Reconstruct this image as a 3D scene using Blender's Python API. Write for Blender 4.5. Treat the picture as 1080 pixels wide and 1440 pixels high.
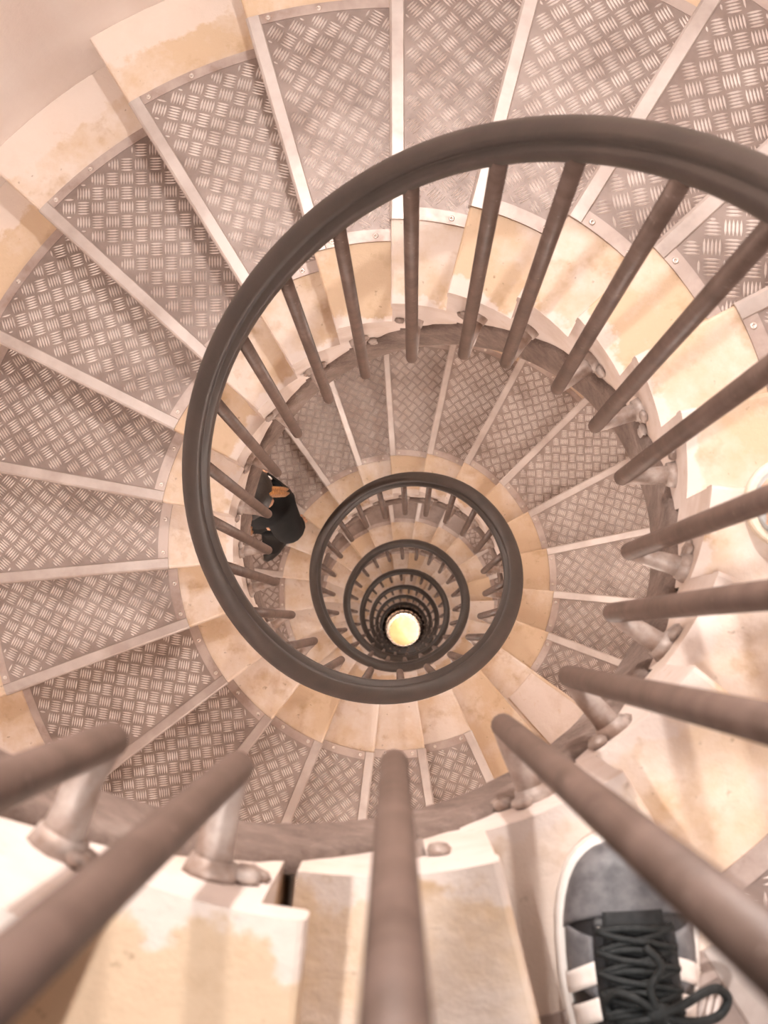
import bpy, bmesh, math, random
from mathutils import Vector, Matrix, noise

random.seed(7)
scene = bpy.context.scene
for o in list(bpy.data.objects):
    bpy.data.objects.remove(o)

# ------------------------------------------------------------------ camera
CAM_F = 2134.85                      # focal length in pixels of the 1080 x 1440 frame
cam_data = bpy.data.cameras.new('camera')
cam = bpy.data.objects.new('camera', cam_data)
scene.collection.objects.link(cam)
scene.camera = cam
cam_data.sensor_fit = 'HORIZONTAL'
cam_data.sensor_width = 36.0
cam_data.lens = CAM_F * 36.0 / 1080.0
cam_data.clip_start = 0.02
cam_data.clip_end = 200
w = Vector((0.0847, 0.0142, 0.0162))
cam.matrix_world = Matrix.Translation((0.0304, -0.2457, 2.672)) @ Matrix.Rotation(w.length, 4, w.normalized())
cam_data.dof.use_dof = True
cam_data.dof.focus_distance = 3.6
cam_data.dof.aperture_fstop = 15.0

# ------------------------------------------------------------------ light
world = bpy.data.worlds.new('world')
scene.world = world
world.use_nodes = True
bg = world.node_tree.nodes['Background']
bg.inputs[0].default_value = (1.0, 0.97, 0.96, 1)
bg.inputs[1].default_value = 0.24

def lamp(name, loc, power, radius, col=(1.0, 0.86, 0.72)):
    l = bpy.data.lights.new(name, 'POINT')
    l.energy = power
    l.shadow_soft_size = radius
    l.color = col
    o = bpy.data.objects.new(name, l)
    o.location = loc
    scene.collection.objects.link(o)
    return o

lamp('hall_light', (-0.45, -0.45, 5.0), 370, 0.05, (1.0, 0.955, 0.93))

vs = scene.view_settings
vs.view_transform = 'Standard'
vs.look = 'None'
vs.exposure = 0.02
vs.gamma = 1.0
vs.use_curve_mapping = False

# ------------------------------------------------------------------ helix
RISE = 0.17                          # drop for each nominal step
PER_TURN = 22.8247                   # nominal steps for one turn
DPHI = 2 * math.pi / PER_TURN
PHASE = math.pi / 2 - 0.530
R_STRING = 0.431                     # face of the well
R_PLATE_IN, R_PLATE_OUT = 0.604, 1.140
R_WALL = 1.32
Z_BAND_TOP, Z_BAND_BOT = -0.285, -0.475
R_RAIL, RAIL_H = 0.379, 0.975
R_FOOT, FOOT_H = 0.352, -0.2465
Z_FLOOR = -38.0

def ang(s):
    return PHASE + s * DPHI

def hpt(s, r, dz=0.0):
    a = ang(s)
    return Vector((r * math.cos(a), r * math.sin(a), -s * RISE + dz))

# nosing positions in nominal step units, from the top down (an old, uneven stair)
STEPS = [-12.05, -10.9, -9.75, -8.56, -7.4, -6.2, -5.13, -4.07, -3.0, -2.01, -1.0, -0.04, 1.06, 1.99,
         3.0, 3.99, 4.99, 6.0, 7.03, 8.01, 8.97, 10.05, 11.02, 12.0, 12.97, 13.96, 14.96, 15.95, 16.85,
         17.79, 18.78, 19.84, 20.88, 21.94, 23.01, 24.04, 25.05, 26.01, 27.05, 28.11, 29.09, 30.04, 31.1]
s = 32.05
while -s * RISE > Z_FLOOR + 0.1:
    STEPS.append(s + (random.uniform(-.04, .04) if s < 80 else 0))
    s += 1.0
BARE_STEP, PATCHED_STEP = 15.95, 16.85

# ------------------------------------------------------------------ materials
def lin(c):
    return tuple(((v / 255) / 12.92 if v / 255 <= .04045 else ((v / 255 + .055) / 1.055) ** 2.4) for v in c) + (1.0,)

class NT:
    def __init__(self, name):
        self.m = bpy.data.materials.new(name)
        self.m.use_nodes = True
        self.t = self.m.node_tree
        self.b = self.t.nodes['Principled BSDF']
    def n(self, typ, **kw):
        nd = self.t.nodes.new(typ)
        for k, v in kw.items():
            setattr(nd, k, v)
        return nd
    def link(self, a, b):
        self.t.links.new(a, b)
    def pos(self):
        return self.n('ShaderNodeNewGeometry').outputs['Position']
    def objco(self):
        return self.n('ShaderNodeTexCoord').outputs['Object']
    def rnd(self):
        return self.n('ShaderNodeObjectInfo').outputs['Random']
    def noise(self, vec, scale, detail=4, rough=.6):
        nd = self.n('ShaderNodeTexNoise')
        nd.inputs['Scale'].default_value = scale
        nd.inputs['Detail'].default_value = detail
        nd.inputs['Roughness'].default_value = rough
        self.link(vec, nd.inputs['Vector'])
        return nd.outputs['Fac']
    def ramp(self, fac, stops):
        nd = self.n('ShaderNodeValToRGB')
        el = nd.color_ramp.elements
        while len(el) > 1:
            el.remove(el[-1])
        el[0].position, el[0].color = stops[0]
        for p, c in stops[1:]:
            e = el.new(p)
            e.color = c
        self.link(fac, nd.inputs[0])
        return nd.outputs['Color']
    def math(self, op, a, b=None, c=None):
        nd = self.n('ShaderNodeMath', operation=op)
        for i, v in enumerate((a, b, c)):
            if v is None:
                continue
            if isinstance(v, (int, float)):
                nd.inputs[i].default_value = v
            else:
                self.link(v, nd.inputs[i])
        return nd.outputs[0]
    def mix(self, fac, a, b, blend='MIX'):
        nd = self.n('ShaderNodeMix', data_type='RGBA', blend_type=blend)
        for sock, v in ((nd.inputs[0], fac), (nd.inputs[6], a), (nd.inputs[7], b)):
            if isinstance(v, (int, float)):
                sock.default_value = v
            elif isinstance(v, tuple):
                sock.default_value = v
            else:
                self.link(v, sock)
        return nd.outputs[2]
    def bump(self, h, strength=.3, dist=.01):
        nd = self.n('ShaderNodeBump')
        nd.inputs['Strength'].default_value = strength
        nd.inputs['Distance'].default_value = dist
        self.link(h, nd.inputs['Height'])
        self.link(nd.outputs[0], self.b.inputs['Normal'])
    def done(self, color, rough=.6, metal=0.0, spec=.4):
        if isinstance(color, tuple):
            self.b.inputs['Base Color'].default_value = color
        else:
            self.link(color, self.b.inputs['Base Color'])
        if isinstance(rough, (int, float)):
            self.b.inputs['Roughness'].default_value = rough
        else:
            self.link(rough, self.b.inputs['Roughness'])
        self.b.inputs['Metallic'].default_value = metal
        self.b.inputs['Specular IOR Level'].default_value = spec
        return self.m

def G(v):
    return (v, v, v, 1)

def mat_stone(name, tan, pale, stain):
    t = NT(name)
    p = t.pos()
    big = t.noise(p, 5.0, 5, .6)
    fine = t.noise(p, 34.0, 5, .65)
    mid = t.noise(p, 13.0, 4, .6)
    shift = t.math('MULTIPLY_ADD', t.rnd(), .24, -.14)
    f = t.math('ADD', t.math('ADD', big, shift), t.math('MULTIPLY', t.math('SUBTRACT', fine, .5), .25))
    col = t.ramp(f, [(.40, lin(tan)), (.62, lin(pale))])
    col = t.mix(t.ramp(mid, [(.56, G(0)), (.72, G(.75))]), col, lin(stain))
    pit = t.ramp(t.noise(p, 60, 2, .5), [(.70, G(0)), (.78, G(.55))])
    col = t.mix(pit, col, lin((128, 98, 70)))
    # whitewash that runs over the ends of the treads, with a ragged edge
    sep = t.n('ShaderNodeSeparateXYZ')
    t.link(p, sep.inputs[0])
    r = t.math('SQRT', t.math('ADD', t.math('MULTIPLY', sep.outputs[0], sep.outputs[0]), t.math('MULTIPLY', sep.outputs[1], sep.outputs[1])))
    rr = t.math('MULTIPLY_ADD', t.math('SUBTRACT', mid, .5), .10, r)
    rr = t.math('MULTIPLY_ADD', t.math('SUBTRACT', fine, .5), .05, rr)
    inn = t.ramp(rr, [(R_STRING + .016, G(.8)), (R_STRING + .024, G(0))])
    # the ramp is limited to 0..1, so the outer side is measured from the wall
    out = t.ramp(t.math('SUBTRACT', R_WALL, rr), [(.082, G(.85)), (.094, G(0))])
    col = t.mix(inn, col, lin((226, 211, 203)))
    col = t.mix(out, col, lin((226, 208, 196)))
    t.bump(t.math('ADD', fine, t.math('MULTIPLY', mid, .7)), .35, .006)
    return t.done(col, .62, 0, .35)

M = {}
M['stone'] = mat_stone('limestone', (210, 182, 153), (225, 207, 194), (186, 152, 116))
t = NT('whitewash')
p = t.pos()
n1 = t.noise(p, 7, 5); n2 = t.noise(p, 45, 4)
c = t.ramp(n1, [(.36, lin((214, 194, 180))), (.55, lin((228, 212, 203)))])
c = t.mix(t.ramp(n2, [(.62, G(0)), (.76, G(.5))]), c, lin((206, 174, 142)))
t.bump(t.math('ADD', n1, t.math('MULTIPLY', n2, .4)), .3, .008)
M['whitewash'] = t.done(c, .7, 0, .3)
t = NT('wall_plaster')
p = t.pos()
n1 = t.noise(p, 2.2, 4); n2 = t.noise(p, 60, 4)
c = t.ramp(n1, [(.35, lin((230, 216, 208))), (.65, lin((238, 228, 222)))])
t.bump(n2, .25, .004)
M['plaster'] = t.done(c, .7, 0, .3)
t = NT('grimy_string_band')
p = t.pos()
n1 = t.noise(p, 11, 6, .7); n2 = t.noise(p, 55, 4, .7)
c = t.ramp(t.math('MULTIPLY_ADD', t.math('SUBTRACT', n2, .5), .4, n1), [(.33, lin((100, 83, 74))), (.55, lin((128, 110, 101))), (.75, lin((154, 138, 129)))])
t.bump(t.math('ADD', n1, n2), .6, .01)
M['band'] = t.done(c, .75, 0, .3)

def mat_metal(name, a, b, rough, metal, dirt=(122, 98, 82), dirt_amt=.5, sc=9):
    t = NT(name)
    p = t.pos()
    n1 = t.noise(p, sc, 5, .65); n2 = t.noise(p, 70, 3)
    f = t.math('ADD', n1, t.math('MULTIPLY_ADD', t.rnd(), .16, -.08))
    c = t.ramp(f, [(.35, lin(a)), (.62, lin(b))])
    c = t.mix(t.ramp(t.math('ADD', n1, t.math('MULTIPLY', n2, .35)), [(.42, G(dirt_amt)), (.62, G(0))]), c, lin(dirt))
    r = t.math('MULTIPLY_ADD', n2, .25, rough - .12)
    t.bump(n2, .12, .002)
    return t.done(c, r, metal, .5)

M['plate'] = mat_metal('chequer_plate_metal', (126, 108, 100), (148, 131, 123), .42, .35, (106, 87, 76), .4)
M['rib'] = mat_metal('worn_rib_metal', (204, 188, 180), (234, 223, 217), .38, .15, (170, 150, 138), .3)
M['nosing'] = mat_metal('bright_nosing_metal', (168, 152, 144), (196, 183, 176), .36, .35, (158, 140, 130), .2, 6)
M['strip'] = mat_metal('dull_edge_metal', (152, 130, 120), (184, 166, 157), .42, .35)
M['screw'] = mat_metal('screw_metal', (200, 186, 176), (222, 210, 202), .3, .7, (170, 150, 138), .2)
t = NT('dark_rail_paint')
p = t.pos()
n1 = t.noise(p, 14, 4); n2 = t.noise(p, 120, 3)
c = t.ramp(n1, [(.35, lin((36, 27, 22))), (.65, lin((49, 38, 32)))])
t.bump(n2, .08, .002)
M['rail'] = t.done(c, .42, 0, .45)
t = NT('brown_baluster_paint')
p = t.pos()
n1 = t.noise(p, 18, 5); n2 = t.noise(p, 90, 3)
c = t.ramp(n1, [(.35, lin((82, 64, 55))), (.68, lin((106, 86, 77)))])
c = t.mix(t.ramp(n2, [(.66, G(0)), (.74, G(.5))]), c, lin((168, 148, 138)))
t.bump(n2, .15, .003)
M['baluster'] = t.done(c, .5, 0, .4)
t = NT('lead_grey_bracket')
p = t.pos()
n1 = t.noise(p, 26, 5)
c = t.ramp(n1, [(.35, lin((140, 118, 106))), (.62, lin((186, 172, 164)))])
t.bump(n1, .3, .005)
M['bracket'] = t.done(c, .5, .2, .4)
t = NT('bottom_floor_stone')
p = t.pos()
c = t.ramp(t.noise(p, 3, 4), [(.35, lin((226, 198, 146))), (.65, lin((240, 218, 176)))])
M['floor'] = t.done(c, .25, 0, .5)

def mat_plain(name, a, b, rough, sc=40, spec=.4, bump=.2, metal=0):
    t = NT(name)
    p = t.objco()
    n1 = t.noise(p, sc, 4)
    c = t.ramp(n1, [(.35, lin(a)), (.65, lin(b))])
    t.bump(n1, bump, .002)
    return t.done(c, rough, metal, spec)

# ------------------------------------------------------------------ mesh helpers
def mesh(name, verts, faces, mats, fmat=None, smooth=False):
    me = bpy.data.meshes.new(name)
    me.from_pydata([tuple(v) for v in verts], [], faces)
    for m in mats:
        me.materials.append(m)
    if fmat:
        me.polygons.foreach_set('material_index', fmat)
    if smooth:
        me.polygons.foreach_set('use_smooth', [True] * len(me.polygons))
    me.update()
    return me

def obj(name, me, parent=None, loc=None, rotz=None):
    o = bpy.data.objects.new(name, me)
    scene.collection.objects.link(o)
    if parent:
        o.parent = parent
    if loc is not None:
        o.location = loc
    if rotz is not None:
        o.rotation_euler = (0, 0, rotz)
    return o

def empty(name, loc=(0, 0, 0), rotz=0, parent=None):
    return obj(name, None, parent, loc, rotz)

def tag(o, label=None, cat=None, group=None, kind=None):
    if label: o['label'] = label
    if cat: o['category'] = cat
    if group: o['group'] = group
    if kind: o['kind'] = kind
    return o

class MB:
    def __init__(self):
        self.v, self.f, self.m = [], [], []
    def add(self, vs, fs, mi=0):
        k = len(self.v)
        self.v += [Vector(v) for v in vs]
        self.f += [tuple(i + k for i in f) for f in fs]
        self.m += [mi] * len(fs)
    def prism(self, out, z0, z1, mi=0, side=None):
        n = len(out)
        vs = [(x, y, z0) for x, y in out] + [(x, y, z1) for x, y in out]
        fs = [tuple(range(n - 1, -1, -1)), tuple(range(n, 2 * n))]
        self.add(vs, fs, mi)
        k = len(self.v) - 2 * n
        for i in range(n):
            j = (i + 1) % n
            self.f.append((k + i, k + j, k + n + j, k + n + i))
            self.m.append(mi if side is None else side)
    def tube(self, pts, rads, seg=10, cap=True, mi=0):
        pts = [Vector(p) for p in pts]
        if not isinstance(rads, (list, tuple)):
            rads = [rads] * len(pts)
        rings = []
        up = None
        for i, p in enumerate(pts):
            d = (pts[min(i + 1, len(pts) - 1)] - pts[max(i - 1, 0)]).normalized()
            if up is None:
                a = Vector((0, 0, 1)) if abs(d.z) < .9 else Vector((1, 0, 0))
                up = (a - d * a.dot(d)).normalized()
            else:
                up = (up - d * up.dot(d)).normalized()
            sd = d.cross(up)
            rings.append([p + (up * math.cos(2 * math.pi * k / seg) + sd * math.sin(2 * math.pi * k / seg)) * rads[i] for k in range(seg)])
        vs = [v for r in rings for v in r]
        fs = []
        for i in range(len(pts) - 1):
            for k in range(seg):
                a, b = i * seg + k, i * seg + (k + 1) % seg
                fs.append((a, b, b + seg, a + seg))
        if cap:
            fs.append(tuple(range(seg - 1, -1, -1)))
            e = (len(pts) - 1) * seg
            fs.append(tuple(range(e, e + seg)))
        self.add(vs, fs, mi)
    def blob(self, c, r, seg=10, rings=6, mi=0, jit=0):
        c = Vector(c); r = Vector(r) if not isinstance(r, (int, float)) else Vector((r, r, r))
        vs = []
        for i in range(rings + 1):
            a = math.pi * i / rings
            for k in range(seg):
                b = 2 * math.pi * k / seg
                j = 1 + jit * random.uniform(-1, 1)
                vs.append(c + Vector((r.x * math.sin(a) * math.cos(b), r.y * math.sin(a) * math.sin(b), r.z * math.cos(a))) * j)
        fs = []
        for i in range(rings):
            for k in range(seg):
                a, b = i * seg + k, i * seg + (k + 1) % seg
                fs.append((a, a + seg, b + seg, b))
        self.add(vs, fs, mi)
    def build(self, name, mats, smooth=False):
        return mesh(name, self.v, self.f, mats, self.m, smooth)

def bm_clean(me, weld=1e-5):
    bm = bmesh.new()
    bm.from_mesh(me)
    bmesh.ops.remove_doubles(bm, verts=bm.verts, dist=weld)
    bmesh.ops.recalc_face_normals(bm, faces=bm.faces)
    bm.to_mesh(me)
    bm.free()

# ------------------------------------------------------------------ setting: outer wall and bottom floor
def ring_wall(name, r0, r1, z0, z1, seg=128):
    vs, fs = [], []
    for r, z in ((r0, z0), (r0, z1), (r1, z1), (r1, z0)):
        for k in range(seg):
            a = 2 * math.pi * k / seg
            vs.append((r * math.cos(a), r * math.sin(a), z))
    for q in range(4):
        for k in range(seg):
            a, b = q * seg + k, q * seg + (k + 1) % seg
            c, d = ((q + 1) % 4) * seg + k, ((q + 1) % 4) * seg + (k + 1) % seg
            fs.append((a, b, d, c))
    me = mesh(name, vs, fs, [M['plaster']], None, False)
    bm_clean(me)
    return me
tag(obj('wall_outer', ring_wall('wall_outer', R_WALL, R_WALL + .2, Z_FLOOR - .05, 2.4)), 'pale plastered round wall of the stairwell', kind='structure')
mb = MB()
mb.prism([(1.5 * math.cos(2 * math.pi * k / 64), 1.5 * math.sin(2 * math.pi * k / 64)) for k in range(64)], Z_FLOOR - .1, Z_FLOOR)
tag(obj('floor', mb.build('floor', [M['floor']])), 'brightly lit floor at the bottom of the well', kind='structure')

# ------------------------------------------------------------------ staircase
stair = tag(empty('spiral_staircase', (0, 0, Z_FLOOR)), 'stone spiral staircase with metal chequer-plate treads winding down around an open well', 'staircase')

NOSE_OVER = 0.034
def polar(r, a):
    return (r * math.cos(a), r * math.sin(a))

def step_mesh(width, notch=False):
    """stone step; local +X runs along its nosing, the tread lies at y < 0, top at z = 0"""
    mb = MB()
    back = -width * DPHI
    NA = 6
    ro = R_WALL - .0005
    def outline(y):
        i0 = math.asin(y / R_STRING); o0 = math.asin(y / ro)
        inner = [polar(R_STRING, i0 + (back - i0) * k / NA) for k in range(NA + 1)]
        outer = [polar(ro, o0 + (back - o0) * k / NA) for k in range(NA + 1)]
        return inner, outer
    # slab with rounded front edge (rows of y, z down the nosing)
    T = .042
    prof = [(-.006, 0), (-.002, -.002), (0, -.007), (0, -T + .006), (-.004, -T)]
    it, ot = outline(-.006)
    k = len(it)
    # top face strip
    vs = [(x, y, 0) for x, y in it] + [(x, y, 0) for x, y in ot]
    fs = [(i, i + 1, k + i + 1, k + i) for i in range(k - 1)]
    mb.add(vs, fs, 0)
    # front of nosing
    NX = 8
    rows = []
    for y, z in prof:
        x0 = math.sqrt(R_STRING ** 2 - y * y); x1 = math.sqrt(ro ** 2 - y * y)
        rows.append([(x0 + (x1 - x0) * i / NX, y, z) for i in range(NX + 1)])
    vs = [v for r in rows for v in r]
    fs = []
    for a in range(len(rows) - 1):
        for i in range(NX):
            fs.append((a * (NX + 1) + i, a * (NX + 1) + i + 1, (a + 1) * (NX + 1) + i + 1, (a + 1) * (NX + 1) + i))
    mb.add(vs, fs, 0)
    # underside of nosing back to the riser, riser down to the soffit
    yr = -NOSE_OVER
    def zsoff(a):
        return -(a / DPHI) * RISE + Z_BAND_BOT
    x0, x1 = math.sqrt(R_STRING ** 2 - yr * yr), math.sqrt(ro ** 2 - yr * yr)
    pa = [(rows[-1][0]), (rows[-1][-1]), (x1, yr, -T), (x0, yr, -T)]
    mb.add(pa, [(0, 1, 2, 3)], 0)
    ai, ao = math.asin(yr / R_STRING), math.asin(yr / ro)
    mb.add([(x0, yr, -T), (x1, yr, -T), (x1, yr, zsoff(ao)), (x0, yr, zsoff(ai))], [(0, 1, 2, 3)], 0)
    # well side face (whitewashed), outer face, back, soffit
    ib, ob = outline(yr)
    vs, fs = [], []
    for i in range(k):
        a = math.atan2(ib[i][1], ib[i][0])
        vs += [(it[i][0], it[i][1], 0), (ib[i][0], ib[i][1], -T), (ib[i][0], ib[i][1], zsoff(a))]
    for i in range(k - 1):
        fs += [(3 * i, 3 * i + 1, 3 * i + 4, 3 * i + 3), (3 * i + 1, 3 * i + 2, 3 * i + 5, 3 * i + 4)]
    fsn = fs
    mb.add(vs, fs, 1)
    # end of the nosing on the well side
    mb.add([rows[j][0] for j in range(len(prof))] + [(x0, yr, -T)], [tuple(range(len(prof) + 1))], 1)
    if not notch:
        zb = -RISE * 1.4
        xq = R_STRING + .05
        pr = [(R_STRING, -.002), (xq, -.002), (math.sqrt(xq * xq - yr * yr), yr - .002), (math.sqrt(R_STRING ** 2 - yr * yr), yr - .002)]
        mb.add([(x, y, -T + .001) for x, y in pr] + [(x, y, zb) for x, y in pr], [(0, 1, 5, 4), (1, 2, 6, 5), (3, 0, 4, 7), (4, 5, 6, 7)], 1)
    vs, fs = [], []
    for i in range(k):
        ai_ = math.atan2(ib[i][1], ib[i][0]); ao_ = math.atan2(ob[i][1], ob[i][0])
        vs += [(ib[i][0], ib[i][1], zsoff(ai_)), (ob[i][0], ob[i][1], zsoff(ao_)), (ot[i][0], ot[i][1], 0)]
    for i in range(k - 1):
        fs += [(3 * i, 3 * i + 1, 3 * i + 4, 3 * i + 3), (3 * i + 1, 3 * i + 2, 3 * i + 5, 3 * i + 4)]
    mb.add(vs, fs, 0)
    a = back
    mb.add([polar(R_STRING, a) + (0,), polar(ro, a) + (0,), polar(ro, a) + (zsoff(a),), polar(R_STRING, a) + (zsoff(a),)], [(0, 1, 2, 3)], 0)
    me = mb.build('step', [M['stone'], M['whitewash']])
    bm_clean(me)
    return me

NOSE_W, IN_W, OUT_W = .022, .026, .022
TOP = .006

def inside(x, y, m, back):
    r = math.hypot(x, y)
    if r < R_PLATE_IN + IN_W + m or r > R_PLATE_OUT - OUT_W - m or y > -.006 - NOSE_W - m:
        return False
    return math.atan2(y, x) > back

def plate_mesh(width, ribs=True):
    mb = MB()
    back = -width * DPHI
    y0 = -.006 - NOSE_W
    ri, ro = R_PLATE_IN + IN_W - .002, R_PLATE_OUT - OUT_W + .002
    NA = 6
    out = [(math.sqrt(ri * ri - y0 * y0), y0)]
    a0 = math.asin(y0 / ro)
    out += [polar(ro, a0 + (back - a0) * k / NA) for k in range(NA + 1)]
    a1 = math.asin(y0 / ri)
    out += [polar(ri, back + (a1 - back) * k / NA) for k in range(NA)]
    mb.prism(out[::-1], .0005, .0036, 0)
    if ribs:
        P = .0345
        rot = math.radians(44)
        cr, sr = math.cos(rot), math.sin(rot)
        L, W, H, G5 = .0150, .0021, .0022, .0066
        cx0, cy0 = .87, -.12
        for i in range(-14, 15):
            for j in range(-14, 15):
                hor = (i + j) % 2 == 0
                for b in range(-2, 3):
                    u, v = (i * P, j * P + b * G5) if hor else (i * P + b * G5, j * P)
                    du, dv = (1, 0) if hor else (0, 1)
                    x, y = cx0 + u * cr - v * sr, cy0 + u * sr + v * cr
                    ex, ey = du * cr - dv * sr, du * sr + dv * cr
                    px, py = -ey, ex
                    ll = L
                    while ll > .004 and not (inside(x + ex * ll, y + ey * ll, .002, back) and inside(x - ex * ll, y - ey * ll, .002, back)):
                        ll -= .003
                    if ll <= .004:
                        continue
                    z = .0035
                    vs = [(x - ex * ll, y - ey * ll, z), (x - ex * ll * .4 + px * W, y - ey * ll * .4 + py * W, z), (x + ex * ll * .4 + px * W, y + ey * ll * .4 + py * W, z),
                          (x + ex * ll, y + ey * ll, z), (x + ex * ll * .4 - px * W, y + ey * ll * .4 - py * W, z), (x - ex * ll * .4 - px * W, y - ey * ll * .4 - py * W, z),
                          (x - ex * ll * .5, y - ey * ll * .5, z + H), (x + ex * ll * .5, y + ey * ll * .5, z + H)]
                    mb.add(vs, [(0, 6, 1), (1, 6, 7, 2), (2, 7, 3), (3, 7, 4), (4, 7, 6, 5), (5, 6, 0)], 1)
    me = mb.build('tread_plate', [M['plate'], M['rib']])
    bm = bmesh.new(); bm.from_mesh(me); bmesh.ops.recalc_face_normals(bm, faces=bm.faces); bm.to_mesh(me); bm.free()
    return me

def sweep_arc(r0, r1, y0, back, z0, z1):
    """flat curved strip between two radii"""
    NA = 8
    a0, a1 = math.asin(y0 / r0), math.asin(y0 / r1)
    out = [polar(r1, a1 + (back - a1) * k / NA) for k in range(NA + 1)] + [polar(r0, back + (a0 - back) * k / NA) for k in range(NA + 1)]
    mb = MB()
    mb.prism(out[::-1], z0, z1)
    return mb

def nosing_mesh():
    mb = MB()
    x0, x1 = R_PLATE_IN, R_PLATE_OUT
    prof = [(-.006 - NOSE_W, .0005), (-.006 - NOSE_W, .0052), (-.006 - NOSE_W + .002, .0068), (-.003, .0068), (.0015, .0045), (.0028, 0), (.0028, -.016), (.0008, -.016), (.0005, -.001), (-.008, .0008)]
    n = len(prof)
    vs = [(math.sqrt(x0 * x0 - y * y), y, z) for y, z in prof] + [(math.sqrt(x1 * x1 - y * y), y, z) for y, z in prof]
    fs = [tuple(range(n)), tuple(range(2 * n - 1, n - 1, -1))] + [(i, (i + 1) % n, n + (i + 1) % n, n + i) for i in range(n)]
    mb.add(vs, fs)
    me = mb.build('nosing_strip', [M['nosing']])
    bm_clean(me)
    return me

def screw_mesh():
    mb = MB()
    prof = [(.0062, 0), (.0058, .0016), (.0040, .0024), (.0022, .0016), (.0015, .0004)]
    seg = 10
    vs = [(r * math.cos(2 * math.pi * k / seg), r * math.sin(2 * math.pi * k / seg), z) for r, z in prof for k in range(seg)]
    fs = []
    for i in range(len(prof) - 1):
        for k in range(seg):
            a, b = i * seg + k, i * seg + (k + 1) % seg
            fs.append((a, b, b + seg, a + seg))
    e = (len(prof) - 1) * seg
    fs.append(tuple(range(e, e + seg)))
    mb.add(vs, fs)
    return mb.build('screw', [M['screw']], True)

WIDE, NORM = 1.36, 1.16
SM = {True: step_mesh(WIDE), False: step_mesh(NORM)}
NOTCHED = step_mesh(WIDE, True)
PM = {True: plate_mesh(WIDE), False: plate_mesh(NORM)}
PM_FAR = plate_mesh(NORM, False)
NOSE = nosing_mesh()
IN_M, OUT_M = {}, {}
for wd in (True, False):
    b = -(WIDE if wd else NORM) * DPHI
    m_ = sweep_arc(R_PLATE_IN, R_PLATE_IN + IN_W, -.006 - NOSE_W, b, .0005, .0056); IN_M[wd] = m_.build('inner_strip', [M['strip']])
    m_ = sweep_arc(R_PLATE_OUT - OUT_W, R_PLATE_OUT, -.006 - NOSE_W, b, .0005, .0056); OUT_M[wd] = m_.build('outer_strip', [M['strip']])
SCREW = screw_mesh()

for k, sv in enumerate(STEPS):
    gap = sv - STEPS[k - 1] if k else 1.1
    wd = gap > 1.12
    loc = (0, 0, -sv * RISE - Z_FLOOR)
    st = obj('step', NOTCHED if sv == -9.75 else SM[wd], stair, loc, ang(sv))
    if sv == BARE_STEP:
        continue
    if sv == PATCHED_STEP:
        mb = MB()
        y0, b = -.012, -.80 * DPHI
        a1, a0 = math.asin(y0 / (R_PLATE_OUT)), math.asin(y0 / (R_PLATE_IN))
        o_ = [polar(R_PLATE_OUT, a1 + (b - a1) * i / 6) for i in range(7)] + [polar(R_PLATE_IN, b + (a0 - b) * i / 6) for i in range(7)]
        mb.prism(o_[::-1], .0005, .007)
        tag(obj('mortar_patch', mb.build('mortar_patch', [M['whitewash']]), st), 'pale mortar bed where the metal plate is missing')
        continue
    far = sv > 46
    if far and sv > 75:
        obj('tread_plate', PM_FAR, st)
        continue
    obj('tread_plate', PM_FAR if far else PM[wd], st)
    obj('nosing_strip', NOSE, st)
    obj('inner_strip', IN_M[wd], st)
    obj('outer_strip', OUT_M[wd], st)
    if not far and sv > -9 and sv < 36:
        back = gap * DPHI
        for rr, aa in ((R_PLATE_IN + .012, .07), (R_PLATE_IN + .012, back - .055), (R_PLATE_OUT - .011, .04), (R_PLATE_OUT - .011, back * .5), ):
            x, y = polar(rr, -aa)
            obj('screw', SCREW, st, (x, y, .0056))

# the dark band that runs along the foot of the well face
def band_mesh():
    s0, s1 = -12.05 - 1.1, STEPS[-1]
    vs, fs = [], []
    ss = []
    x = s0
    while x < s1:
        ss.append(x)
        x += .08 if x < 40 else .25
    for x in ss:
        nz = noise.noise(Vector((x * 1.7, 3.1, 0))) * .016 + noise.noise(Vector((x * 7.0, 9.1, 0))) * .008
        rj = noise.noise(Vector((x * 2.1, 0, 5.0))) * .003
        zt, zb = Z_BAND_TOP + nz, Z_BAND_BOT - .004 + noise.noise(Vector((x * 2.3, 7.7, 2))) * .004
        rows = [(R_STRING + .01, zt), (R_STRING - .004 + rj, zt - .004), (R_STRING - .010 + rj, zt - .03),
                (R_STRING - .009 - rj, (zt + zb) / 2), (R_STRING - .012 + rj, zb + .03), (R_STRING - .008, zb), (R_STRING + .02, zb - .002)]
        for r, z in rows:
            vs.append(hpt(x, r, z))
    n = 7
    for i in range(len(ss) - 1):
        for j in range(n - 1):
            fs.append((i * n + j, i * n + j + 1, (i + 1) * n + j + 1, (i + 1) * n + j))
    for v in vs:
        v.z -= Z_FLOOR
    me = mesh('string_band', vs, fs, [M['band']], None, True)
    bm_clean(me)
    return me
tag(obj('string_band', band_mesh(), stair), 'dark grimy band along the foot of the well face')

# ------------------------------------------------------------------ railing
railing = tag(empty('stair_railing', (0, 0, Z_FLOOR)), 'brown iron railing with a dark round handrail spiralling around the well', 'railing')

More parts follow.
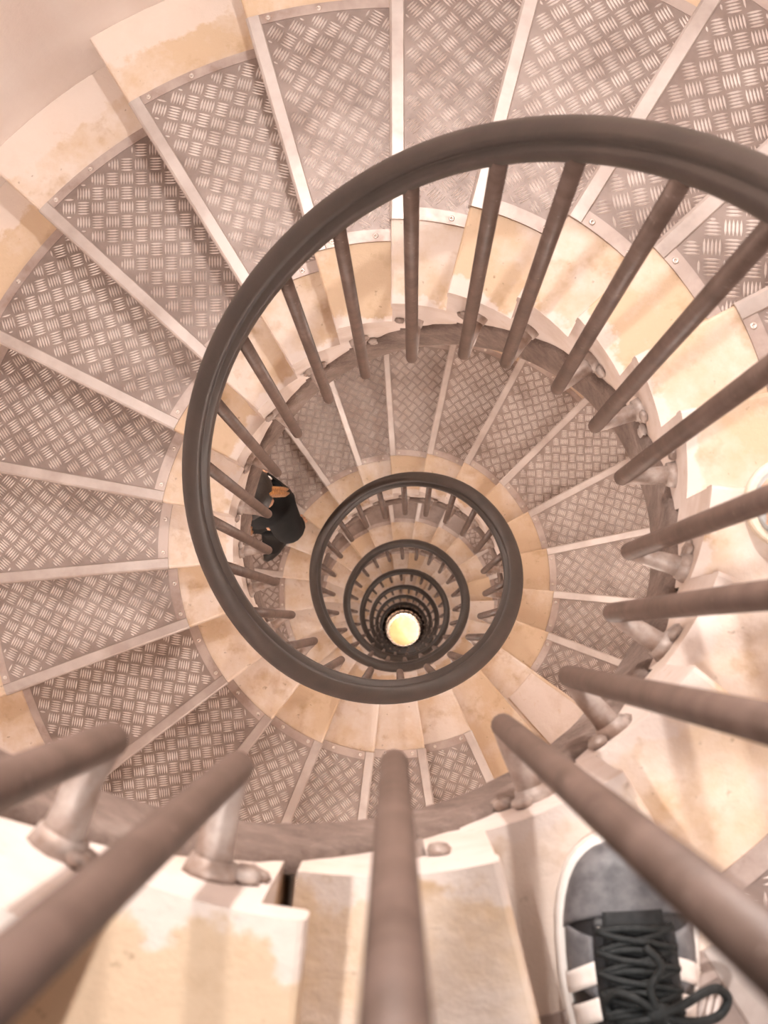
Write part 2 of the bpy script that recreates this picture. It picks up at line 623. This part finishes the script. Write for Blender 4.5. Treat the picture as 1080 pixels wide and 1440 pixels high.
def rail_mesh():
    s0, s1 = -13.0, STEPS[-1]
    prof = []
    NP = 30
    for k in range(NP):
        a = 2 * math.pi * k / NP
        d_ = math.degrees(a)
        g_ = .66 if 122 < d_ < 148 else 1.0        # groove along the well side
        prof.append((.0265 * g_ * math.cos(a), (.0245 * math.sin(a) + (.002 if math.sin(a) > 0 else 0)) * g_))
    vs, fs = [], []
    ss = []
    x = s0
    while x < s1:
        ss.append(x)
        x += .2 if x < 60 else .5
    slope = math.atan2(RISE, DPHI * R_RAIL)
    for x in ss:
        wob = noise.noise(Vector((x * .35, 1.3, 0))) * .006
        c = hpt(x, R_RAIL + wob, RAIL_H)
        a = ang(x)
        rad = Vector((math.cos(a), math.sin(a), 0))
        tan = Vector((-math.sin(a), math.cos(a), 0))
        up = Vector((0, 0, 1)) * math.cos(slope) + tan * math.sin(slope)
        th = 1 + .20 * max(0, min(1, (x - 8) / 3)) * max(0, min(1, (26 - x) / 5))
        for u, v in prof:
            u *= th
            q = c + rad * u + up * v
            q.z -= Z_FLOOR
            vs.append(q)
    for i in range(len(ss) - 1):
        for k in range(NP):
            fs.append((i * NP + k, i * NP + (k + 1) % NP, (i + 1) * NP + (k + 1) % NP, (i + 1) * NP + k))
    fs.append(tuple(range(NP)))
    e = (len(ss) - 1) * NP
    fs.append(tuple(range(e + NP - 1, e - 1, -1)))
    me = mesh('handrail', vs, fs, [M['rail']], None, True)
    bm_clean(me)
    return me
tag(obj('handrail', rail_mesh(), railing), 'dark brown rounded handrail')

def baluster_mesh(seg):
    mb = MB()
    a = .08 * DPHI
    top = Vector((.366 * math.cos(a), .366 * math.sin(a), RAIL_H - .010 - .08 * RISE))
    foot = Vector((R_FOOT, 0, FOOT_H))
    d = (top - foot).normalized()
    pts = [foot + d * .0005, foot + d * .003, foot + d * .008, foot + d * .016, foot + d * .05, foot + (top - foot) * .5, top]
    mb.tube(pts, [.003, .007, .0105, .0122, .0122, .0118, .0115], seg)
    return mb.build('baluster', [M['baluster']], True)

def bracket_mesh(seed):
    random.seed(seed)
    mb = MB()
    z = FOOT_H + .030
    dz = random.uniform(-.012, .004)
    mb.tube([(R_FOOT + .004, 0, z), (R_FOOT + .03, 0, z), (R_FOOT + .05, .002, z + dz * .5), (R_STRING + .004, .004, z + dz)], [.0125, .0125, .0135, .016], 10)
    mb.tube([(R_STRING - .014, .004, z + dz), (R_STRING + .004, .004, z + dz)], [.018, .022], 10)
    for q in range(3):
        mb.blob((R_STRING - .006, random.uniform(-.035, .035), z + dz + random.uniform(-.03, .03)), (.007, random.uniform(.010, .018), random.uniform(.008, .014)), 8, 5, 0, .08)
    return mb.build('bracket', [M['bracket']], True)

BAL, BAL_FAR = baluster_mesh(14), baluster_mesh(8)
BRK = [bracket_mesh(i) for i in range(5)]
random.seed(11)
feet = [-12.3, -11.21, -10.44, -9.25, -8.12, -7.14, -6.06, -5.05, -3.74, -2.65, -1.6, -.44, .45, 1.55, 2.61, 3.59, 4.65, 5.69, 6.72, 7.64, 8.5]
x = 9.5
while x < STEPS[-1]:
    feet.append(x)
    x += 1.0
for k, sv in enumerate(feet):
    b = obj('baluster', BAL if sv < 45 else BAL_FAR, railing, (0, 0, -sv * RISE - Z_FLOOR), ang(sv))
    obj('bracket', BRK[k % 5], b)

# ------------------------------------------------------------------ unseen wall lamps, nearly all under the flights and behind the steps above
M['lamp_body'] = mat_plain('lamp_casing', (180, 170, 160), (200, 190, 180), .5)
t = NT('lamp_glass')
t.b.inputs['Emission Color'].default_value = (1, .82, .6, 1)
t.b.inputs['Emission Strength'].default_value = 6
M['lamp_glass'] = t.done((.9, .8, .7, 1), .3)
def wall_lamp(sv, power, col=(1.0, .93, .87), height=1.95):
    root = empty('wall_lamp', hpt(sv, R_WALL, height), ang(sv))
    tag(root, 'round bulkhead lamp on the plaster wall, out of view', 'lamp', 'wall lamps of the stairwell')
    mb = MB(); mb.tube([(0.004, 0, 0), (-.035, 0, 0), (-.045, 0, 0)], [.085, .085, .07], 20)
    obj('casing', mb.build('casing', [M['lamp_body']]), root)
    mb = MB(); mb.tube([(-.045, 0, 0), (-.075, 0, 0), (-.09, 0, 0)], [.066, .058, .03], 20)
    obj('glass', mb.build('glass', [M['lamp_glass']], True), root)
    l = lamp('wall_light', (-.14, 0, 0), power, .05, col)
    l.parent = root
for sv in (13.5, 19.5, 26.0, 33.0, 40.0, 47.0, 54.0, 61.0, 70.0, 79.0, 90.0, 101.0, 112.0, 124.0, 136.0, 150.0):
    wall_lamp(sv, 24 if sv < 36 else 17)
wall_lamp(2.0, 118, (1.0, .955, .93), 2.55)  # unseen lamp added to brighten the upper flight, with no flight above it
for sv in (205.0, 212.0, 217.0):
    wall_lamp(sv, 420, (1.0, .92, .80))

# ------------------------------------------------------------------ sneakers
def interp(tab, x):
    for (a, va), (b, vb) in zip(tab, tab[1:]):
        if x <= b:
            f = (x - a) / (b - a)
            return va + (vb - va) * f
    return tab[-1][1]

LEN = .295
WID = [(0, .004), (.008, .016), (.02, .025), (.04, .0335), (.07, .041), (.11, .047), (.16, .0515), (.22, .0545), (.32, .056), (.42, .054), (.55, .047), (.7, .040), (.85, .037), (.94, .031), (.98, .020), (1, .006)]
HGT = [(0, .010), (.02, .018), (.06, .028), (.12, .035), (.2, .041), (.28, .048), (.38, .060), (.5, .075), (.62, .088), (.8, .085), (1, .07)]
BASE = .024
def shoe_pt(t, a, off=0.0, wscale=1.0):
    wd, h = interp(WID, t) * wscale, interp(HGT, t)
    ca, sa = math.cos(a), math.sin(a)
    x = wd * math.copysign(abs(ca) ** .75, ca)
    z = BASE + h * max(sa, 0) ** .72
    nrm = Vector((ca * h, 0, sa * wd + .001))
    nrm.normalize()
    if t < .12:
        nrm = (nrm + Vector((0, (.12 - t) * 6, 0))).normalized()
    return Vector((x, -t * LEN, z)) + nrm * off

def shoe_patch(t0, t1, a0, a1, off, nt=10, na=8, edge0=None, edge1=None, thick=.002, wscale=1.0):
    """a skin lying on the shoe surface between two stations and two angles, with its own rim"""
    mb = MB()
    top, bot = [], []
    for i in range(nt + 1):
        for j in range(na + 1):
            v = j / na
            a = a0 + (a1 - a0) * v
            e0 = t0 + (edge0(v) if edge0 else 0)
            e1 = t1 + (edge1(v) if edge1 else 0)
            tt = e0 + (e1 - e0) * i / nt
            top.append(shoe_pt(tt, a, off, wscale)); bot.append(shoe_pt(tt, a, off - thick, wscale))
    W_ = na + 1
    n = len(top)
    fs = []
    for i in range(nt):
        for j in range(na):
            q = (i * W_ + j, i * W_ + j + 1, (i + 1) * W_ + j + 1, (i + 1) * W_ + j)
            fs.append(q); fs.append(tuple(n + k for k in q[::-1]))
    rim = [j for j in range(W_)] + [i * W_ + na for i in range(1, nt + 1)] + [nt * W_ + j for j in range(na - 1, -1, -1)] + [i * W_ for i in range(nt - 1, 0, -1)]
    for a, b in zip(rim, rim[1:] + rim[:1]):
        fs.append((a, n + a, n + b, b))
    mb.add(top + bot, fs)
    return mb

def sole_mesh(off, z0, z1, mats, rnd=.004, name='sole'):
    ts = [0, .004, .012, .025, .045, .075, .11, .16, .22, .3, .4, .5, .6, .7, .8, .88, .94, .975, 1]
    def ring(o, z):
        r = []
        pts = [(interp(WID, t), -t * LEN) for t in ts]
        path = [Vector((x, y, 0)) for x, y in pts] + [Vector((-x, y, 0)) for x, y in reversed(pts)]
        n = len(path)
        for i in range(n):
            d = (path[(i + 1) % n] - path[i - 1])
            nn = Vector((-d.y, d.x, 0)).normalized()
            r.append(path[i] + nn * o + Vector((0, 0, z)))
        return r
    rows = [ring(off - rnd, z0), ring(off, z0 + rnd), ring(off, z1 - rnd), ring(off - rnd * .6, z1 - rnd * .2), ring(off - rnd * 1.4, z1)]
    mb = MB()
    n = len(rows[0])
    vs = [v for r in rows for v in r]
    fs = [tuple(range(n - 1, -1, -1)), tuple(range(4 * n, 5 * n))]
    for i in range(4):
        for k in range(n):
            fs.append((i * n + k, i * n + (k + 1) % n, (i + 1) * n + (k + 1) % n, (i + 1) * n + k))
    mb.add(vs, fs)
    me = mb.build(name, mats)
    bm_clean(me, 1e-7)
    return me

def part(name, mb, mats, parent, label=None, smooth=True):
    me = mb.build(name, mats, smooth)
    bm_clean(me, 1e-7)
    if smooth:
        me.polygons.foreach_set('use_smooth', [True] * len(me.polygons))
    o = obj(name, me, parent)
    if label: o['label'] = label
    return o

M['black_leather'] = mat_plain('black_leather', (26, 26, 28), (40, 40, 42), .38, 60)
M['grey_suede'] = mat_plain('grey_toe_leather', (82, 80, 82), (112, 109, 110), .5, 55)
M['white_rubber'] = mat_plain('white_rubber', (226, 216, 208), (238, 230, 224), .5, 30)
M['white_leather'] = mat_plain('white_leather', (228, 214, 204), (240, 230, 224), .45, 50)
M['black_lace'] = mat_plain('black_lace', (20, 22, 22), (36, 38, 38), .7, 150)
M['black_mesh'] = mat_plain('black_tongue_cloth', (24, 25, 26), (38, 39, 40), .75, 90)
M['black_cloth'] = mat_plain('black_cloth', (14, 13, 13), (25, 24, 24), .85, 14, .2)
PI = math.pi

def black_sneaker(root):
    sh = tag(empty('sneaker', (0, 0, 0), 0, root), 'black leather sneaker with three white side stripes and black laces')
    part('upper', shoe_patch(.004, .996, .0, PI, 0.0, 40, 24, thick=.004), [M['black_leather']], sh)
    obj('sole', sole_mesh(.0075, 0, .030, [M['white_rubber']]), sh)
    part('toe_cap', shoe_patch(.004, .212, .03, PI - .03, .0022, 16, 22, edge1=lambda v: .05 * abs(2 * v - 1) ** 2.2 - .01), [M['grey_suede']], sh, 'dark grey leather toe cap')
    for sd in (0, 1):
        A = (lambda a: a) if sd == 0 else (lambda a: PI - a)
        part('side_panel', shoe_patch(.23, .37, A(.20), A(1.0), .0018, 8, 8, edge0=lambda v: .03 * v, edge1=lambda v: .0 + .06 * v), [M['grey_suede']], sh)
        part('eyelet_strip', shoe_patch(.205, .62, A(1.02), A(1.22), .0034, 14, 4), [M['black_leather']], sh)
        for k in range(3):
            t0 = .378 + .094 * k
            part('stripe', shoe_patch(t0, t0 + .060, A(.08), A(1.03), .0030, 4, 10, edge0=lambda v: -.055 * v, edge1=lambda v: -.055 * v), [M['white_leather']], sh, 'white diagonal stripe')
        for k in range(6):
            c = shoe_pt(.238 + .056 * k, A(1.13), .0042)
            e = MB(); e.tube([c, c + Vector((0, 0, .0012))], [.0027, .0021], 10)
            part('eyelet', e, [M['white_rubber']], sh)
    part('tongue', shoe_patch(.19, .66, 1.20, PI - 1.20, .004, 14, 8, thick=.004), [M['black_mesh']], sh)
    # laces: straight bars with crossing runs between them
    for k in range(6):
        t0 = .238 + .056 * k
        lb = MB()
        lb.tube([shoe_pt(t0 + .004 * math.sin(j), 1.10 + (PI - 2.20) * j / 8, .0070 + .0025 * math.sin(PI * j / 8)) for j in range(9)], .0036, 8)
        part('lace', lb, [M['black_lace']], sh)
        if k < 4:
            for sg in (0, 1):
                lb = MB()
                pts = []
                for j in range(9):
                    v = j / 8
                    a = 1.12 + (PI - 2.24) * (v if sg == 0 else 1 - v)
                    pts.append(shoe_pt(t0 + .056 * v, a, .0085 + .003 * math.sin(PI * v) + (.002 if sg else 0)))
                lb.tube(pts, .0030, 8)
                part('lace', lb, [M['black_lace']], sh)
    # bow: knot, loop out to the right, loop to the left, two ends
    kn = shoe_pt(.455, PI / 2 - .1, .014)
    e = MB(); e.blob(kn, (.013, .010, .008), 12, 8)
    part('lace_knot', e, [M['black_lace']], sh)
    def loop(pts, name='lace_loop', r=.0036):
        P = [kn + Vector(p) for p in pts]
        # smooth by Catmull-Rom
        out = []
        for i in range(len(P) - 1):
            p0, p1, p2, p3 = P[max(i - 1, 0)], P[i], P[i + 1], P[min(i + 2, len(P) - 1)]
            for q in range(6):
                u = q / 6
                out.append(.5 * ((2 * p1) + (p2 - p0) * u + (2 * p0 - 5 * p1 + 4 * p2 - p3) * u * u + (3 * p1 - p0 - 3 * p2 + p3) * u ** 3))
        out.append(P[-1])
        e = MB(); e.tube(out, r, 8)
        part(name, e, [M['black_lace']], sh)
    loop([(0, 0, .002), (.020, .008, .005), (.038, .015, -.002), (.052, .016, -.010), (.061, .006, -.016), (.054, -.006, -.015), (.038, -.009, -.006), (.018, -.006, .002), (0, 0, .002)], r=.0042)
    loop([(0, 0, .002), (-.018, .014, .004), (-.034, .018, -.004), (-.042, .006, -.012), (-.032, -.006, -.008), (-.014, -.004, .002), (0, 0, .002)])
    loop([(0, 0, .003), (-.006, .022, .004), (.004, .040, .002), (-.008, .055, -.002)], 'lace_end')
    loop([(0, 0, .003), (.014, -.016, .004), (.010, -.034, .004), (.022, -.05, .0)], 'lace_end')
    # padded collar
    e = MB()
    cl = [shoe_pt(.62 + .36 * (1 - math.cos(k * PI / 8)) / 2 * 1.0, PI / 2, .0) for k in range(1)]
    ring_ = []
    for k in range(24):
        b = 2 * PI * k / 24
        ring_.append(Vector((.036 * math.cos(b), -.80 * LEN + .062 * math.sin(b), .112 + .006 * math.sin(b))))
    ring_.append(ring_[0])
    e.tube(ring_, .010, 10, False)
    part('collar', e, [M['black_mesh']], sh)
    return sh

# person taking the picture: one foot on the upper step, the leg rising out of view behind the camera
TREAD_Z = 7.4 * RISE + .0125
person = empty('person', (.226, -.418, TREAD_Z), .07)
tag(person, 'person in a black laced sneaker with three white stripes standing on the upper step', 'person')
black_sneaker(person)
# pale shoe on a step farther down, only its toe in view
M['cream_rubber'] = mat_plain('cream_rubber', (222, 206, 184), (236, 222, 204), .5, 30)
M['blue_grey_rubber'] = mat_plain('blue_grey_rubber', (168, 168, 166), (186, 184, 180), .5, 30)
M['peach_canvas'] = mat_plain('peach_canvas', (214, 176, 150), (228, 196, 174), .7, 80)
pale = tag(empty('sneaker', (.476, -.066, 4.07 * RISE + .0125), PI / 2 + .12), 'pale peach canvas sneaker with cream sole and grey toe band on a step', 'shoe')
obj('sole', sole_mesh(.010, 0, .022, [M['cream_rubber']]), pale)
obj('toe_band', sole_mesh(.000, .018, .034, [M['blue_grey_rubber']], .004, 'toe_band'), pale)
part('upper', shoe_patch(.03, .97, .0, PI, 0.0, 30, 20, thick=.004, wscale=.86), [M['peach_canvas']], pale)
part('tongue', shoe_patch(.30, .68, 1.15, PI - 1.15, .004, 10, 6, thick=.003, wscale=.86), [M['cream_rubber']], pale)
for k in range(5):
    e = MB()
    e.tube([shoe_pt(.32 + .06 * k, .98 + (PI - 1.96) * j / 8, .0075, .86) for j in range(9)], .0034, 8)
    part('lace', e, [M['cream_rubber']], pale)

# ------------------------------------------------------------------ person on the flight below
def skin_obj(name, joints, edges, mat, parent, sub=2):
    names = list(joints)
    me = bpy.data.meshes.new(name)
    me.from_pydata([joints[n][0] for n in names], [(names.index(a), names.index(b)) for a, b in edges], [])
    me.materials.append(mat)
    o = obj(name, me, parent)
    sm = o.modifiers.new('skin', 'SKIN')
    sm.use_smooth_shade = True
    for i, n in enumerate(names):
        r = joints[n][1]
        me.skin_vertices[0].data[i].radius = (r, r) if isinstance(r, (int, float)) else r
    me.skin_vertices[0].data[0].use_root = True
    ss = o.modifiers.new('sub', 'SUBSURF')
    ss.levels = ss.render_levels = sub
    return o

M['skin'] = mat_plain('skin', (196, 148, 116), (212, 166, 134), .55, 30, .4, .05)
M['dark_hair'] = mat_plain('dark_hair', (26, 20, 17), (44, 34, 28), .5, 120, .5, .5)
M['brown_hair'] = mat_plain('brown_hair', (120, 78, 44), (186, 130, 76), .5, 120, .5, .5)
M['dark_shoe'] = mat_plain('dark_shoe_leather', (30, 26, 24), (44, 38, 34), .5, 40)
a_p = math.radians(148.5)
walker = empty('person', (.74 * math.cos(a_p) - .02, .74 * math.sin(a_p) - .04, -29.09 * RISE + .0125), math.radians(148.5 - 90 - 90))
tag(walker, 'person in black clothes with a brown lock of hair walking on the lower flight', 'person')
J = {'pelvis': ((0, 0, .93), .11), 'waist': ((0, .02, 1.08), .115), 'chest': ((0, .04, 1.28), .13), 'neckb': ((.02, .04, 1.44), .055), 'neck': ((.04, .03, 1.52), .05), 'head': ((.06, .03, 1.62), .085), 'crown': ((.06, .02, 1.70), .07),
     'sr': ((.16, .03, 1.39), .06), 'er': ((.22, -.02, 1.13), .043), 'wr': ((.20, .03, .92), .028), 'pr': ((.195, .045, .87), (.03, .016)),
     'sl': ((-.16, .03, 1.39), .06), 'el': ((-.22, .0, 1.12), .043), 'wl': ((-.2, .1, .92), .028), 'pl': ((-.2, .12, .87), (.03, .016)),
     'hr': ((.085, 0, .88), .085), 'kr': ((.09, -.02, .48), .058), 'ar': ((.09, -.11, .09), .04), 'tr': ((.09, .02, .035), .032),
     'hl': ((-.085, .02, .88), .085), 'kl': ((-.09, 0, .49), .058), 'al': ((-.09, -.11, .09), .04), 'tl': ((-.09, .02, .035), .032)}
E_ = [('pelvis', 'waist'), ('waist', 'chest'), ('chest', 'neckb'), ('neckb', 'neck'), ('neck', 'head'), ('head', 'crown'), ('chest', 'sr'), ('sr', 'er'), ('er', 'wr'), ('wr', 'pr'),
      ('chest', 'sl'), ('sl', 'el'), ('el', 'wl'), ('wl', 'pl'), ('pelvis', 'hr'), ('hr', 'kr'), ('kr', 'ar'), ('ar', 'tr'), ('pelvis', 'hl'), ('hl', 'kl'), ('kl', 'al'), ('al', 'tl')]
for sd, px, sg in (('r', Vector(J['pr'][0]), -1), ('l', Vector(J['pl'][0]), 1)):
    dr = (px - Vector(J['w' + sd][0])).normalized()
    for k in range(4):
        off = Vector((0, 0, 0)) + Vector((1, 0, 0)) * (k - 1.5) * .017
        ln = (.03, .036, .034, .026)[k]
        J['f%s%d' % (sd, k)] = (tuple(px + off * .9 + dr * .03), .0085)
        J['g%s%d' % (sd, k)] = (tuple(px + off + dr * (.03 + ln)), .008)
        J['h%s%d' % (sd, k)] = (tuple(px + off + dr * (.05 + ln) + Vector((0, .012, -.008))), .007)
        E_ += [('p' + sd, 'f%s%d' % (sd, k)), ('f%s%d' % (sd, k), 'g%s%d' % (sd, k)), ('g%s%d' % (sd, k), 'h%s%d' % (sd, k))]
    J['th' + sd] = (tuple(px + Vector((.034 * -sg, .01, .0)) + dr * .01), .010)
    J['ti' + sd] = (tuple(px + Vector((.042 * -sg, .014, .0)) + dr * .04), .008)
    E_ += [('p' + sd, 'th' + sd), ('th' + sd, 'ti' + sd)]
skin_obj('body', J, E_, M['skin'], walker, 1)
C = {'hem': ((0, 0, .80), .15), 'hip': ((0, 0, .95), .145), 'waist': ((0, .02, 1.10), .14), 'chest': ((0, .04, 1.28), .155), 'collar': ((0, .04, 1.44), .085), 'stand': ((0, .045, 1.50), .075),
     'sr': ((.17, .03, 1.38), .085), 'er': ((.22, -.02, 1.13), .07), 'wr': ((.205, .03, .95), .055),
     'sl': ((-.17, .03, 1.38), .085), 'el': ((-.225, .0, 1.12), .065), 'wl': ((-.205, .085, .95), .046)}
skin_obj('coat', C, [('hem', 'hip'), ('hip', 'waist'), ('waist', 'chest'), ('chest', 'collar'), ('collar', 'stand'), ('chest', 'sr'), ('sr', 'er'), ('er', 'wr'), ('chest', 'sl'), ('sl', 'el'), ('el', 'wl')], M['black_cloth'], walker)
C = {'w': ((0, 0, .96), .115), 'hr': ((.088, 0, .86), .1), 'kr': ((.09, -.02, .48), .075), 'ar': ((.09, -.11, .11), .05),
     'hl': ((-.088, .02, .86), .1), 'kl': ((-.09, 0, .49), .075), 'al': ((-.09, -.11, .11), .05)}
skin_obj('trousers', C, [('w', 'hr'), ('hr', 'kr'), ('kr', 'ar'), ('w', 'hl'), ('hl', 'kl'), ('kl', 'al')], M['black_cloth'], walker)
for x, y, z in ((.09, -.11, 0), (-.09, -.11, 0)):
    e = MB(); e.blob((x, y + .05, z + .04), (.045, .13, .04), 14, 8)
    part('shoe', e, [M['dark_shoe']], walker)
e = MB()
e.blob((.06, .005, 1.665), (.100, .112, .115), 18, 12)
part('hair', e, [M['dark_hair']], walker, 'dark hair')
for pts in ([(.085, .02, 1.745), (.12, .05, 1.71), (.15, .075, 1.65), (.165, .095, 1.56), (.165, .11, 1.46)],
            [(.11, -.06, 1.71), (.12, -.095, 1.66), (.125, -.11, 1.58), (.125, -.11, 1.50), (.12, -.10, 1.42)]):
    for dx in (-.006, .006):
        e = MB(); e.tube([(x + dx, y - dx, z) for x, y, z in pts], [.016, .015, .014, .012, .005], 8)
        part('hair_lock', e, [M['brown_hair']], walker, 'lock of brown hair over the shoulder')
for sx in (-1, 1):
    e = MB(); e.blob((.06 + sx * .034, .108, 1.635), (.013, .006, .007), 8, 6)
    part('eye', e, [M['white_rubber']], walker)
    e = MB(); e.blob((.06 + sx * .09, .025, 1.63), (.012, .022, .032), 8, 6)
    part('ear', e, [M['skin']], walker)
e = MB(); e.tube([(.06, .110, 1.645), (.06, .128, 1.612), (.06, .11, 1.603)], [.009, .014, .010], 8)
part('nose', e, [M['skin']], walker)
e = MB(); e.blob((.06, .105, 1.575), (.024, .008, .007), 10, 6)
part('mouth', e, [mat_plain('lips', (170, 100, 90), (180, 110, 100), .5)], walker)

# the rest of the person taking the picture, standing behind the railing with both hands raised
def add_hand(J, E_, sd, px, wr, side, curl):
    dr = (px - wr).normalized()
    for k in range(4):
        off = side * (k - 1.5) * .017
        ln = (.03, .036, .034, .026)[k]
        for nm, p, r in (('f', px + off * .9 + dr * .03, .0085), ('g', px + off + dr * (.03 + ln), .008), ('h', px + off + dr * (.05 + ln) + curl, .007)):
            J['%s%s%d' % (nm, sd, k)] = (tuple(p), r)
        E_ += [('p' + sd, 'f%s%d' % (sd, k)), ('f%s%d' % (sd, k), 'g%s%d' % (sd, k)), ('g%s%d' % (sd, k), 'h%s%d' % (sd, k))]
    J['th' + sd] = (tuple(px - side * .034 + dr * .01), .010)
    J['ti' + sd] = (tuple(px - side * .042 + dr * .04), .008)
    E_ += [('p' + sd, 'th' + sd), ('th' + sd, 'ti' + sd)]
J = {'pelvis': ((.02, -.46, .93), .11), 'waist': ((.01, -.46, 1.08), .115), 'chest': ((-.02, -.44, 1.28), .13), 'neckb': ((-.03, -.41, 1.45), .055), 'neck': ((-.03, -.39, 1.52), .05), 'head': ((-.04, -.34, 1.61), .085), 'crown': ((-.04, -.36, 1.70), .07),
     'sr': ((.14, -.43, 1.40), .06), 'er': ((.12, -.30, 1.20), .043), 'wr': ((-.06, -.01, 1.47), .027), 'pr': ((-.09, .05, 1.50), (.03, .016)),
     'sl': ((-.19, -.43, 1.40), .06), 'el': ((-.36, -.30, 1.20), .043), 'wl': ((-.33, -.01, 1.47), .027), 'pl': ((-.31, .05, 1.50), (.03, .016)),
     'hr': ((.08, -.42, .88), .085), 'kr': ((.02, -.26, .50), .058), 'ar': ((0, -.235, .10), .036),
     'hl': ((-.06, -.47, .88), .085), 'kl': ((-.14, -.38, .66), .058), 'al': ((-.16, -.42, .28), .036)}
E_ = [('pelvis', 'waist'), ('waist', 'chest'), ('chest', 'neckb'), ('neckb', 'neck'), ('neck', 'head'), ('head', 'crown'), ('chest', 'sr'), ('sr', 'er'), ('er', 'wr'), ('wr', 'pr'),
      ('chest', 'sl'), ('sl', 'el'), ('el', 'wl'), ('wl', 'pl'), ('pelvis', 'hr'), ('hr', 'kr'), ('kr', 'ar'), ('pelvis', 'hl'), ('hl', 'kl'), ('kl', 'al')]
for sd, side in (('r', Vector((0, .3, 1)).normalized()), ('l', Vector((0, .3, 1)).normalized())):
    add_hand(J, E_, sd, Vector(J['p' + sd][0]), Vector(J['w' + sd][0]), side, Vector((-.01 if sd == 'r' else .01, .004, 0)))
skin_obj('body', J, E_, M['skin'], person, 1)
C = {'hem': ((.02, -.46, .84), .145), 'waist': ((.01, -.46, 1.08), .14), 'chest': ((-.02, -.44, 1.28), .155), 'collar': ((-.03, -.415, 1.44), .085), 'stand': ((-.03, -.41, 1.49), .075),
     'sr': ((.15, -.43, 1.39), .08), 'er': ((.125, -.30, 1.19), .06), 'wr': ((-.04, -.04, 1.445), .042),
     'sl': ((-.20, -.43, 1.39), .08), 'el': ((-.365, -.30, 1.19), .06), 'wl': ((-.335, -.04, 1.445), .042)}
skin_obj('jacket', C, [('hem', 'waist'), ('waist', 'chest'), ('chest', 'collar'), ('collar', 'stand'), ('chest', 'sr'), ('sr', 'er'), ('er', 'wr'), ('chest', 'sl'), ('sl', 'el'), ('el', 'wl')], M['black_cloth'], person)
C = {'w': ((.02, -.46, .97), .115), 'hr': ((.08, -.42, .86), .1), 'kr': ((.02, -.26, .50), .072), 'ar': ((0, -.237, .13), .05),
     'hl': ((-.06, -.47, .86), .1), 'kl': ((-.14, -.38, .66), .072), 'al': ((-.16, -.42, .31), .05)}
skin_obj('trousers', C, [('w', 'hr'), ('hr', 'kr'), ('kr', 'ar'), ('w', 'hl'), ('hl', 'kl'), ('kl', 'al')], M['black_cloth'], person)
e = MB(); e.blob((-.165, -.40, .248), (.046, .13, .045), 14, 8)
part('shoe', e, [M['black_leather']], person)
e = MB(); e.blob((-.04, -.37, 1.655), (.098, .112, .115), 18, 12)
part('hair', e, [M['dark_hair']], person)
for sx in (-1, 1):
    e = MB(); e.blob((-.04 + sx * .034, -.262, 1.625), (.013, .006, .007), 8, 6)
    part('eye', e, [M['white_rubber']], person)
    e = MB(); e.blob((-.04 + sx * .09, -.345, 1.62), (.012, .022, .032), 8, 6)
    part('ear', e, [M['skin']], person)
e = MB(); e.tube([(-.04, -.262, 1.635), (-.04, -.244, 1.602), (-.04, -.262, 1.593)], [.009, .014, .010], 8)
part('nose', e, [M['skin']], person)
